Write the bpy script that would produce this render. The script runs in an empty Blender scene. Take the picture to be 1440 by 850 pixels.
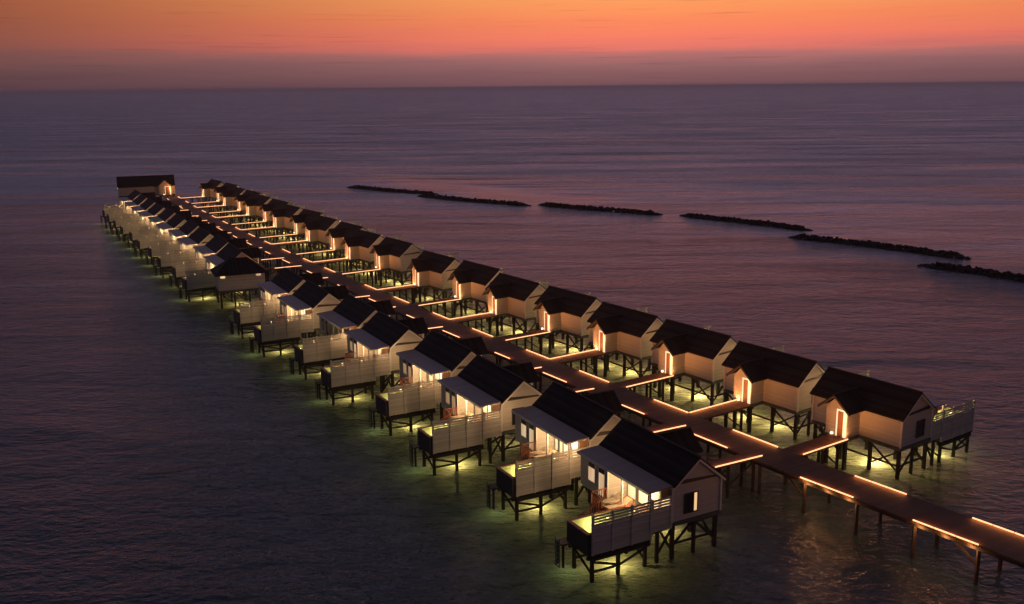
import bpy, bmesh, math, random
from mathutils import Vector, Matrix
random.seed(7)
C = bpy.context.scene.collection
sc = bpy.context.scene


def lin(r, g, b, k=1.0):
    f = lambda c: c / 12.92 if c <= .04045 else ((c + .055) / 1.055) ** 2.4
    return (f(r) * k, f(g) * k, f(b) * k, 1.0)


# ---------------------------------------------------------------- camera
cam_d = bpy.data.cameras.new('camera')
cam_d.sensor_width = 36.0
cam_d.lens = 1367.46 / 1440 * 36
cam_d.clip_end = 200000
cam = bpy.data.objects.new('camera', cam_d)
C.objects.link(cam)
cam.matrix_world = (Matrix.Translation((0, 0, 30.658))
                    @ Matrix.Rotation(math.radians(90 - 12.4737), 4, 'X')
                    @ Matrix.Rotation(-.0095, 4, 'Z'))
sc.camera = cam
sc.cycles.use_denoising = True
sc.cycles.max_bounces = 5
sc.cycles.diffuse_bounces = 3
sc.cycles.glossy_bounces = 3
sc.cycles.transparent_max_bounces = 6
sc.cycles.caustics_reflective = False
sc.cycles.caustics_refractive = False
sc.cycles.sample_clamp_indirect = 3.0
sc.cycles.use_light_tree = True
sc.view_settings.view_transform = 'Standard'
sc.view_settings.look = 'None'
sc.view_settings.exposure = 0
sc.view_settings.gamma = 1

# ---------------------------------------------------------------- dusk sky
SUN_AZ, SUN_EL = math.radians(8), math.radians(3)
world = bpy.data.worlds.new('World')
sc.world = world
world.use_nodes = True
nt = world.node_tree
nt.nodes.clear()


def N(t, typ, **kw):
    n = t.nodes.new(typ)
    for k, v in kw.items():
        setattr(n, k, v)
    return n


def math_node(t, op, a, b=None, clamp=False):
    n = N(t, 'ShaderNodeMath', operation=op, use_clamp=clamp)
    for i, v in enumerate((a, b)):
        if v is None:
            continue
        if isinstance(v, (int, float)):
            n.inputs[i].default_value = v
        else:
            t.links.new(v, n.inputs[i])
    return n.outputs[0]


def ramp(t, fac, stops, interp='LINEAR'):
    n = N(t, 'ShaderNodeValToRGB')
    e = n.color_ramp.elements
    n.color_ramp.interpolation = interp
    while len(e) > 1:
        e.remove(e[-1])
    e[0].position, e[0].color = stops[0][0], stops[0][1]
    for p, c in stops[1:]:
        x = e.new(p)
        x.color = c
    t.links.new(fac, n.inputs[0])
    return n.outputs[0]


def mixc(t, fac, a, b, mode='MIX'):
    n = N(t, 'ShaderNodeMix', data_type='RGBA', blend_type=mode)
    for i, v in ((0, fac), (6, a), (7, b)):
        if isinstance(v, (int, float)):
            n.inputs[i].default_value = v
        elif isinstance(v, tuple):
            n.inputs[i].default_value = v
        else:
            t.links.new(v, n.inputs[i])
    return n.outputs[2]


tc = N(nt, 'ShaderNodeTexCoord')
sep = N(nt, 'ShaderNodeSeparateXYZ')
nt.links.new(tc.outputs['Generated'], sep.inputs[0])
dx, dy, dz = sep.outputs
# thin streaky cloud bands that bend the layers of colour a little
mp = N(nt, 'ShaderNodeMapping')
mp.inputs['Scale'].default_value = (3.0, 3.0, 60.0)
nt.links.new(tc.outputs['Generated'], mp.inputs[0])
nz = N(nt, 'ShaderNodeTexNoise')
nz.inputs['Scale'].default_value = 1.6
nz.inputs['Detail'].default_value = 5
nz.inputs['Roughness'].default_value = .55
nt.links.new(mp.outputs[0], nz.inputs[0])
wob = math_node(nt, 'MULTIPLY', math_node(nt, 'SUBTRACT', nz.outputs[0], .5), .014)
z2 = math_node(nt, 'ADD', dz, wob)
zs_ = math_node(nt, 'SQRT', math_node(nt, 'MAXIMUM', z2, 0.0))      # more room for the lowest degrees
q = lambda z: math.sqrt(max(z, 0))
glow = ramp(nt, zs_, [(q(0), lin(.44, .31, .335)), (q(.010), lin(.50, .345, .365)), (q(.022), lin(.585, .395, .405)),
                      (q(.031), lin(.71, .44, .43)), (q(.038), lin(.90, .47, .42)), (q(.048), lin(.97, .50, .40)),
                      (q(.064), lin(.99, .545, .37)), (q(.085), lin(1., .63, .375)), (q(.090), lin(.92, .58, .38)), (q(.100), lin(.59, .47, .57)),
                      (q(.18), lin(.60, .505, .65)), (q(.28), lin(.62, .52, .655)), (q(.5), lin(.46, .43, .52)),
                      (q(.98), lin(.22, .205, .265))])
dull = ramp(nt, zs_, [(q(0), lin(.31, .225, .25)), (q(.015), lin(.37, .26, .275)), (q(.035), lin(.45, .295, .275)),
                      (q(.055), lin(.49, .30, .25)), (q(.085), lin(.56, .30, .22)), (q(.105), lin(.42, .33, .41)),
                      (q(.28), lin(.44, .41, .52)), (q(.5), lin(.40, .405, .505)), (q(.98), lin(.20, .19, .25))])
az = math_node(nt, 'ARCTAN2', dx, dy)
azd = math_node(nt, 'ABSOLUTE', math_node(nt, 'SUBTRACT', az, SUN_AZ))
right = math_node(nt, 'GREATER_THAN', az, SUN_AZ)
width = math_node(nt, 'ADD', .78, math_node(nt, 'MULTIPLY', right, .5))
fall = N(nt, 'ShaderNodeMapRange', interpolation_type='SMOOTHSTEP')
fall.inputs[1].default_value = 0
fall.inputs[2].default_value = 1
fall.inputs[3].default_value = 1
fall.inputs[4].default_value = 0
nt.links.new(math_node(nt, 'DIVIDE', azd, width), fall.inputs[0])
skyc = mixc(nt, fall.outputs[0], dull, glow)
# a few faint dark wisps
mp2 = N(nt, 'ShaderNodeMapping')
mp2.inputs['Scale'].default_value = (5.0, 5.0, 190.0)
mp2.inputs['Location'].default_value = (1.3, .4, 0)
nt.links.new(tc.outputs['Generated'], mp2.inputs[0])
nz2 = N(nt, 'ShaderNodeTexNoise')
nz2.inputs['Scale'].default_value = 2.2
nz2.inputs['Detail'].default_value = 4
nt.links.new(mp2.outputs[0], nz2.inputs[0])
wisp = ramp(nt, nz2.outputs[0], [(0, (1, 1, 1, 1)), (.6, (1, 1, 1, 1)), (.78, (.8, .76, .78, 1))])
skyc = mixc(nt, 1.0, skyc, wisp, 'MULTIPLY')
# the sky away from the sunset is darker
east = N(nt, 'ShaderNodeMapRange', interpolation_type='SMOOTHSTEP')
east.inputs[1].default_value = .8
east.inputs[2].default_value = 2.0
east.inputs[3].default_value = 1.0
east.inputs[4].default_value = .30
nt.links.new(azd, east.inputs[0])
skyc = mixc(nt, 1.0, skyc, east.outputs[0], 'MULTIPLY')
bg1 = N(nt, 'ShaderNodeBackground')
nt.links.new(skyc, bg1.inputs[0])
bg1.inputs[1].default_value = 1.0
st = N(nt, 'ShaderNodeTexSky', sky_type='NISHITA')
st.sun_disc = False
st.sun_elevation = math.radians(1)
st.sun_rotation = SUN_AZ
bg2 = N(nt, 'ShaderNodeBackground')
nt.links.new(st.outputs[0], bg2.inputs[0])
bg2.inputs[1].default_value = .0008
addw = N(nt, 'ShaderNodeAddShader')
nt.links.new(bg1.outputs[0], addw.inputs[0])
nt.links.new(bg2.outputs[0], addw.inputs[1])
wo = N(nt, 'ShaderNodeOutputWorld')
nt.links.new(addw.outputs[0], wo.inputs[0])

sun_d = bpy.data.lights.new('sun', 'SUN')
sun_d.energy = .012
sun_d.angle = math.radians(60)
sun_d.color = (1, .5, .3)
sun = bpy.data.objects.new('sun', sun_d)
C.objects.link(sun)
sd = Vector((math.sin(SUN_AZ) * math.cos(SUN_EL), math.cos(SUN_AZ) * math.cos(SUN_EL), math.sin(SUN_EL)))
sun.rotation_euler = sd.to_track_quat('Z', 'Y').to_euler()


# ---------------------------------------------------------------- materials
def new_mat(name):
    m = bpy.data.materials.new(name)
    m.use_nodes = True
    return m, m.node_tree, m.node_tree.nodes['Principled BSDF']


def noisy(name, col, rough=.7, var=.25, scale=1.5, stretch=(1, 1, 1), bump=.0, metal=0.0, spec=.5):
    """plain stuff with uneven tone, object space"""
    m, t, b = new_mat(name)
    c = N(t, 'ShaderNodeTexCoord')
    mpn = N(t, 'ShaderNodeMapping')
    mpn.inputs['Scale'].default_value = stretch
    t.links.new(c.outputs['Object'], mpn.inputs[0])
    n = N(t, 'ShaderNodeTexNoise')
    n.inputs['Scale'].default_value = scale
    n.inputs['Detail'].default_value = 6
    n.inputs['Roughness'].default_value = .65
    t.links.new(mpn.outputs[0], n.inputs[0])
    lo = tuple(x * (1 - var) for x in col[:3]) + (1,)
    hi = tuple(min(1, x * (1 + var)) for x in col[:3]) + (1,)
    t.links.new(ramp(t, n.outputs[0], [(.3, lo), (.7, hi)]), b.inputs['Base Color'])
    b.inputs['Roughness'].default_value = rough
    b.inputs['Metallic'].default_value = metal
    b.inputs['Specular IOR Level'].default_value = spec
    if bump:
        bm_ = N(t, 'ShaderNodeBump')
        bm_.inputs['Strength'].default_value = 1
        bm_.inputs['Distance'].default_value = bump
        t.links.new(n.outputs[0], bm_.inputs['Height'])
        t.links.new(bm_.outputs[0], b.inputs['Normal'])
    return m


def boards(name, col, axis, pitch, along=None, rough=.6, var=.12, groove=.35, bump=.02, spec=.4):
    """boards laid along one object axis: each its own tone, thin groove between"""
    m, t, b = new_mat(name)
    c = N(t, 'ShaderNodeTexCoord')
    s = N(t, 'ShaderNodeSeparateXYZ')
    t.links.new(c.outputs['Object'], s.inputs[0])
    co = s.outputs[axis]
    if along is not None:
        co = math_node(t, 'ADD', math_node(t, 'MULTIPLY', s.outputs[0], along[0]), math_node(t, 'MULTIPLY', s.outputs[1], along[1]))
    v = math_node(t, 'DIVIDE', co, pitch)
    cell = math_node(t, 'FLOOR', v)
    fr = math_node(t, 'FRACT', v)
    wn = N(t, 'ShaderNodeTexWhiteNoise', noise_dimensions='1D')
    t.links.new(cell, wn.inputs['W'])
    nz_ = N(t, 'ShaderNodeTexNoise')
    nz_.inputs['Scale'].default_value = 1.3
    nz_.inputs['Detail'].default_value = 6
    t.links.new(c.outputs['Object'], nz_.inputs[0])
    tone = math_node(t, 'ADD', math_node(t, 'MULTIPLY', wn.outputs[0], .5), math_node(t, 'MULTIPLY', nz_.outputs[0], .5))
    lo = tuple(x * (1 - var) for x in col[:3]) + (1,)
    hi = tuple(min(1, x * (1 + var)) for x in col[:3]) + (1,)
    base = ramp(t, tone, [(.2, lo), (.8, hi)])
    edge = ramp(t, fr, [(0, (groove,) * 3 + (1,)), (.08, (1, 1, 1, 1)), (.92, (1, 1, 1, 1)), (1, (groove,) * 3 + (1,))])
    t.links.new(mixc(t, 1.0, base, edge, 'MULTIPLY'), b.inputs['Base Color'])
    b.inputs['Roughness'].default_value = rough
    b.inputs['Specular IOR Level'].default_value = spec
    bm_ = N(t, 'ShaderNodeBump')
    bm_.inputs['Distance'].default_value = bump
    t.links.new(edge, bm_.inputs['Height'])
    t.links.new(bm_.outputs[0], b.inputs['Normal'])
    return m


def lit(name, col, strength, axis=None, pitch=.12, depth=.5):
    """a lamp, or a curtained pane lit from inside"""
    m, t, b = new_mat(name)
    b.inputs['Base Color'].default_value = (.5, .5, .5, 1)
    b.inputs['Roughness'].default_value = .35
    b.inputs['Emission Color'].default_value = tuple(col[:3]) + (1,)
    b.inputs['Emission Strength'].default_value = strength
    if axis is not None:
        c = N(t, 'ShaderNodeTexCoord')
        mpn = N(t, 'ShaderNodeMapping')
        sc_ = [.35, .35, .35]
        sc_[axis] = 1 / pitch
        sc_[2] = .5
        mpn.inputs['Scale'].default_value = sc_
        t.links.new(c.outputs['Object'], mpn.inputs[0])
        n = N(t, 'ShaderNodeTexNoise')
        n.inputs['Scale'].default_value = .9
        n.inputs['Detail'].default_value = 3
        t.links.new(mpn.outputs[0], n.inputs[0])
        f = ramp(t, n.outputs[0], [(.25, tuple(x * (1 - depth) * k for x, k in zip(col, (1, .85, .6))) + (1,)),
                                   (.7, tuple(col[:3]) + (1,))])
        t.links.new(f, b.inputs['Emission Color'])
    return m


M = {}
M['white'] = boards('white_cladding', (.58, .55, .505), 2, .18, rough=.55, var=.07, groove=.6, bump=.012)
M['trim'] = noisy('white_trim', (.70, .69, .68), rough=.5, var=.06)
M['screen'] = boards('screen_board', (.60, .57, .53), 2, .215, rough=.6, var=.14, groove=.75, bump=.01)
M['shingle'] = boards('dark_shingle', (.026, .021, .020), 0, .24, rough=.8, var=.45, groove=.35, bump=.03, spec=.2)
M['sheet'] = boards('grey_roof_sheet', (.29, .22, .19), 1, .4, rough=.5, var=.08, groove=.75, bump=.015)
M['skirt'] = noisy('grey_green_timber', (.10, .115, .095), rough=.8, var=.3)
M['post'] = noisy('wet_timber', (.035, .026, .020), rough=.8, var=.4, scale=2, stretch=(3, 3, .6))
M['dark'] = noisy('dark_timber', (.02, .017, .015), rough=.7, var=.3)
M['deck'] = boards('boardwalk_planks', (.14, .066, .037), 1, .22, along=(-.515, .857), rough=.75, var=.22, groove=.45, bump=.01, spec=.25)
M['gangway'] = boards('gangway_planks', (.14, .066, .037), 1, .22, along=(.82, .57), rough=.75, var=.25, groove=.4, bump=.012, spec=.25)
M['terrace'] = boards('terrace_planks', (.26, .135, .07), 0, .14, rough=.65, var=.2, groove=.5, bump=.01, spec=.3)
M['rail'] = noisy('red_brown_timber', (.28, .095, .05), rough=.6, var=.25)
M['tile'] = noisy('dark_pool_cladding', (.03, .027, .027), rough=.55, var=.25)
M['basin'] = noisy('pale_pool_tile', (.62, .66, .42), rough=.5, var=.08)
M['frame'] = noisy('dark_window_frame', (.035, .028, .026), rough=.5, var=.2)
M['leaf'] = noisy('tan_door_leaf', (.36, .19, .10), rough=.5, var=.15)
M['cushion'] = noisy('cream_cushion', (.55, .47, .36), rough=.9, var=.08)
M['stone'] = noisy('dark_wet_rock', (.016, .013, .013), rough=.85, var=.5, scale=.8, bump=.1, spec=.3)
M['glass'] = noisy('dark_window_glass', (.03, .025, .035), rough=.08, var=.1)
M['led'] = lit('warm_led_strip', (1., .45, .20), 2.05)
M['door_glow'] = lit('door_light', (1., .76, .46), 1.0)
M['pane'] = lit('lit_curtain_pane', (1., .76, .42), 1.5, axis=1, pitch=.16, depth=.55)
M['pane2'] = lit('lit_blind_pane', (1., .70, .42), .72, axis=1, pitch=.3, depth=.35)
M['pane_dim'] = lit('dim_curtain_pane', (1., .60, .30), .42, axis=1, pitch=.2, depth=.5)
M['bulb'] = lit('lamp_bulb', (1., .66, .30), 6.0)
M['curtain_glow'] = lit('lit_curtain_edge', (1., .62, .28), .9)


def pool_water():
    m, t, b = new_mat('pool_water_surface')
    t.nodes.remove(b)
    out = t.nodes['Material Output']
    g = N(t, 'ShaderNodeBsdfGlossy')
    g.inputs['Roughness'].default_value = .05
    tr = N(t, 'ShaderNodeBsdfTransparent')
    tr.inputs[0].default_value = (.96, .94, .62, 1)
    fr = N(t, 'ShaderNodeFresnel')
    fr.inputs[0].default_value = 1.33
    nzp = N(t, 'ShaderNodeTexNoise')
    nzp.inputs['Scale'].default_value = 3
    bp = N(t, 'ShaderNodeBump')
    bp.inputs['Distance'].default_value = .03
    cp = N(t, 'ShaderNodeTexCoord')
    t.links.new(cp.outputs['Object'], nzp.inputs[0])
    t.links.new(nzp.outputs[0], bp.inputs['Height'])
    t.links.new(bp.outputs[0], g.inputs['Normal'])
    t.links.new(bp.outputs[0], fr.inputs['Normal'])
    mx = N(t, 'ShaderNodeMixShader')
    t.links.new(fr.outputs[0], mx.inputs[0])
    t.links.new(tr.outputs[0], mx.inputs[1])
    t.links.new(g.outputs[0], mx.inputs[2])
    t.links.new(mx.outputs[0], out.inputs[0])
    return m


M['pool'] = pool_water()


def sea_mat():
    m, t, b = new_mat('sea_water')
    c = N(t, 'ShaderNodeTexCoord')

    def layer(scale, rot, stretch, detail=4, dist=0.0, rough=.55):
        mpn = N(t, 'ShaderNodeMapping')
        mpn.inputs['Rotation'].default_value = (0, 0, math.radians(rot))
        mpn.inputs['Scale'].default_value = (1 / stretch, 1, 1)
        t.links.new(c.outputs['Object'], mpn.inputs[0])
        n = N(t, 'ShaderNodeTexNoise')
        n.inputs['Scale'].default_value = scale
        n.inputs['Detail'].default_value = detail
        n.inputs['Roughness'].default_value = rough
        n.inputs['Distortion'].default_value = dist
        t.links.new(mpn.outputs[0], n.inputs[0])
        return n.outputs[0]

    swell = layer(.085, 22, 3.2, 2, .6, .4)
    wavelets = layer(.50, 14, 1.8, 5, .3, .62)
    ripple = layer(1.7, 30, 1.6, 3, .3, .6)
    slick = layer(.010, 35, 3.0, 4, 1.2, .55)      # calm and ruffled patches
    calm = N(t, 'ShaderNodeMapRange')
    calm.inputs[1].default_value = .38
    calm.inputs[2].default_value = .66
    calm.inputs[3].default_value = .62
    calm.inputs[4].default_value = 1.2
    t.links.new(slick, calm.inputs[0])
    h = math_node(t, 'ADD', math_node(t, 'MULTIPLY', swell, 1.4),
                  math_node(t, 'ADD', math_node(t, 'MULTIPLY', wavelets, .58), math_node(t, 'MULTIPLY', ripple, .25)))
    h = math_node(t, 'MULTIPLY', h, calm.outputs[0])
    bp = N(t, 'ShaderNodeBump')
    bp.inputs['Strength'].default_value = 1.0
    bp.inputs['Distance'].default_value = 1.0
    t.links.new(h, bp.inputs['Height'])
    t.links.new(bp.outputs[0], b.inputs['Normal'])
    # calm pinkish water lying off the breakwaters
    sxyz = N(t, 'ShaderNodeSeparateXYZ')
    t.links.new(c.outputs['Object'], sxyz.inputs[0])
    X_, Y_ = sxyz.outputs[0], sxyz.outputs[1]
    d_ = math_node(t, 'ADD', math_node(t, 'MULTIPLY', X_, .745), math_node(t, 'MULTIPLY', math_node(t, 'SUBTRACT', Y_, 258.0), .667))
    l_ = math_node(t, 'ADD', math_node(t, 'MULTIPLY', X_, .667), math_node(t, 'MULTIPLY', math_node(t, 'SUBTRACT', Y_, 258.0), -.745))
    d_ = math_node(t, 'ADD', d_, math_node(t, 'MULTIPLY', math_node(t, 'SUBTRACT', slick, .5), 70.0))
    d_ = math_node(t, 'ADD', d_, math_node(t, 'MULTIPLY', l_, .18))
    band = math_node(t, 'POWER', 2.718, math_node(t, 'MULTIPLY', math_node(t, 'POWER', math_node(t, 'DIVIDE', math_node(t, 'SUBTRACT', d_, 14.0), 15.0), 2.0), -1.0))
    lim = math_node(t, 'POWER', 2.718, math_node(t, 'MULTIPLY', math_node(t, 'POWER', math_node(t, 'DIVIDE', math_node(t, 'ADD', l_, 32.0), 70.0), 2.0), -1.0))
    band = math_node(t, 'MULTIPLY', band, lim)
    calm2 = math_node(t, 'SUBTRACT', 1.0, math_node(t, 'MULTIPLY', band, .78))
    roll = layer(.035, 20, 4.0, 5, .5, .6)          # long rollers of the open sea
    offing = N(t, 'ShaderNodeMapRange', interpolation_type='SMOOTHSTEP')
    offing.inputs[1].default_value = 90
    offing.inputs[2].default_value = 600
    offing.inputs[3].default_value = .8
    offing.inputs[4].default_value = 7.0
    t.links.new(Y_, offing.inputs[0])
    h = math_node(t, 'ADD', h, math_node(t, 'MULTIPLY', roll, offing.outputs[0]))
    t.links.new(math_node(t, 'MULTIPLY', h, calm2), bp.inputs['Height'])
    # open water beyond the lagoon is choppy below what the bump can carry: rougher towards the deep
    deep = N(t, 'ShaderNodeMapRange', interpolation_type='SMOOTHSTEP')
    deep.inputs[1].default_value = 60
    deep.inputs[2].default_value = 420
    deep.inputs[3].default_value = .11
    deep.inputs[4].default_value = .37
    t.links.new(Y_, deep.inputs[0])
    gust = layer(.045, 18, 5.0, 6, .4, .68)         # cat's-paws of wind
    gm = N(t, 'ShaderNodeMapRange')
    gm.inputs[1].default_value = .33
    gm.inputs[2].default_value = .67
    gm.inputs[3].default_value = .45
    gm.inputs[4].default_value = 1.5
    t.links.new(gust, gm.inputs[0])
    rgh = math_node(t, 'MULTIPLY', math_node(t, 'MULTIPLY', deep.outputs[0], gm.outputs[0]), calm2)
    # clear shallow water: reflects at its surface, lets the lamps and the sand below show through
    t.nodes.remove(b)
    gl = N(t, 'ShaderNodeBsdfGlossy')
    t.links.new(rgh, gl.inputs['Roughness'])
    t.links.new(bp.outputs[0], gl.inputs['Normal'])
    tr = N(t, 'ShaderNodeBsdfTransparent')
    tr.inputs[0].default_value = (.55, .66, .50, 1)
    df = N(t, 'ShaderNodeBsdfDiffuse')
    df.inputs[0].default_value = (.070, .145, .205, 1)
    body = N(t, 'ShaderNodeMixShader')
    body.inputs[0].default_value = .86
    t.links.new(tr.outputs[0], body.inputs[1])
    # silty water: glows where lamps shine up through it, hides what stands below
    silt = N(t, 'ShaderNodeBsdfTranslucent')
    mott = layer(.62, 20, 1.5, 7, .35, .74)
    t.links.new(ramp(t, mott, [(.30, (.19, .195, .10, 1)), (.5, (.38, .375, .19, 1)), (.68, (.70, .63, .40, 1))]), silt.inputs[0])  # pale mottling in the silt colour stands in for caustic glints
    turbid = N(t, 'ShaderNodeMixShader')
    turbid.inputs[0].default_value = .62
    t.links.new(df.outputs[0], turbid.inputs[1])
    t.links.new(silt.outputs[0], turbid.inputs[2])
    t.links.new(turbid.outputs[0], body.inputs[2])
    fr = N(t, 'ShaderNodeFresnel')
    fr.inputs[0].default_value = 1.33
    t.links.new(bp.outputs[0], fr.inputs['Normal'])
    mx = N(t, 'ShaderNodeMixShader')
    t.links.new(fr.outputs[0], mx.inputs[0])
    t.links.new(body.outputs[0], mx.inputs[1])
    t.links.new(gl.outputs[0], mx.inputs[2])
    t.links.new(mx.outputs[0], t.nodes['Material Output'].inputs[0])
    return m


M['sea'] = sea_mat()
M['seabed'] = noisy('sand_and_coral_seabed', (.13, .125, .075), rough=.95, var=.55, scale=.42, spec=.1)


# ---------------------------------------------------------------- mesh helpers
class MB:
    """collects solids in villa coordinates (u towards the camera end, v outward, z up) and links them as one mesh"""

    def __init__(self, s=1):
        self.v, self.f, self.s = [], [], s

    def m(self, u, v, z):
        return (self.s * v, -u, z)

    def hexa(self, pts):
        b = len(self.v)
        self.v += [self.m(*p) for p in pts]
        self.f += [tuple(b + i for i in f) for f in
                   ((0, 1, 2, 3), (4, 5, 6, 7), (0, 1, 5, 4), (1, 2, 6, 5), (2, 3, 7, 6), (3, 0, 4, 7))]
        return self

    def box(self, u0, u1, v0, v1, z0, z1):
        return self.hexa([(u0, v0, z0), (u1, v0, z0), (u1, v1, z0), (u0, v1, z0),
                          (u0, v0, z1), (u1, v0, z1), (u1, v1, z1), (u0, v1, z1)])

    def beam(self, p, q_, w, h=None):
        h = h or w
        p, q_ = Vector(p), Vector(q_)
        d = (q_ - p).normalized()
        a = d.cross(Vector((0, 0, 1)))
        if a.length < .05:
            a = Vector((1, 0, 0))
        a.normalize()
        n = a.cross(d)
        a, n = a * w / 2, n * h / 2
        return self.hexa([p - a - n, p + a - n, p + a + n, p - a + n, q_ - a - n, q_ + a - n, q_ + a + n, q_ - a + n])

    def prism(self, poly, off):
        """polygon swept along an offset"""
        b = len(self.v)
        n = len(poly)
        off = Vector(off)
        self.v += [self.m(*p) for p in poly] + [self.m(*(Vector(p) + off)) for p in poly]
        self.f += [tuple(range(b, b + n)), tuple(range(b + n, b + 2 * n))]
        self.f += [(b + i, b + (i + 1) % n, b + n + (i + 1) % n, b + n + i) for i in range(n)]
        return self

    def build(self, name, mat, parent=None, bev=0.0):
        me = bpy.data.meshes.new(name)
        me.from_pydata(self.v, [], self.f)
        bm = bmesh.new()
        bm.from_mesh(me)
        bmesh.ops.recalc_face_normals(bm, faces=bm.faces)
        if bev:
            bmesh.ops.bevel(bm, geom=list(bm.edges), offset=bev, segments=1, affect='EDGES', clamp_overlap=True)
        bm.to_mesh(me)
        bm.free()
        me.materials.append(mat)
        o = bpy.data.objects.new(name, me)
        C.objects.link(o)
        o.parent = parent
        return o


def thing(name, label=None, cat=None, loc=(0, 0, 0), rz=0, group=None):
    o = bpy.data.objects.new(name, None)
    C.objects.link(o)
    o.location = loc
    o.rotation_euler = (0, 0, rz)
    return tag(o, label, cat, group)


def tag(o, label=None, cat=None, group=None, kind=None):
    for k, v in (('label', label), ('category', cat), ('group', group), ('kind', kind)):
        if v:
            o[k] = v
    return o


def copy_tree(o, parent=None):
    c = o.copy()
    C.objects.link(c)
    c.parent = parent
    for ch in list(o.children):
        copy_tree(ch, c)
    return c


def lamp(name, parent, loc, power, col, size=.15):
    d = bpy.data.lights.new(name, 'POINT')
    d.energy = power
    d.color = col
    d.shadow_soft_size = size
    o = bpy.data.objects.new(name, d)
    C.objects.link(o)
    o.parent = parent
    o.location = loc
    return o


# ---------------------------------------------------------------- the setting: one sheet of sea
def sheet(name, z, mat):
    me = bpy.data.meshes.new(name)
    R_ = 90000
    ring = [(math.cos(i * math.pi / 32) * R_, math.sin(i * math.pi / 32) * R_, z) for i in range(64)]
    me.from_pydata(ring, [], [tuple(range(64))])
    me.materials.append(mat)
    o = bpy.data.objects.new(name, me)
    C.objects.link(o)
    tag(o, kind='structure')


SEABED = -1.9
sheet('water', 0.0, M['sea'])
sheet('seabed', SEABED, M['seabed'])

# ---------------------------------------------------------------- villas
ZF, ZE, ZR = 2.704, 5.322, 6.937          # floor, eaves, ridge above the water
WARM = (1, .66, .30)
GLOW = (1, .78, .40)


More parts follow.
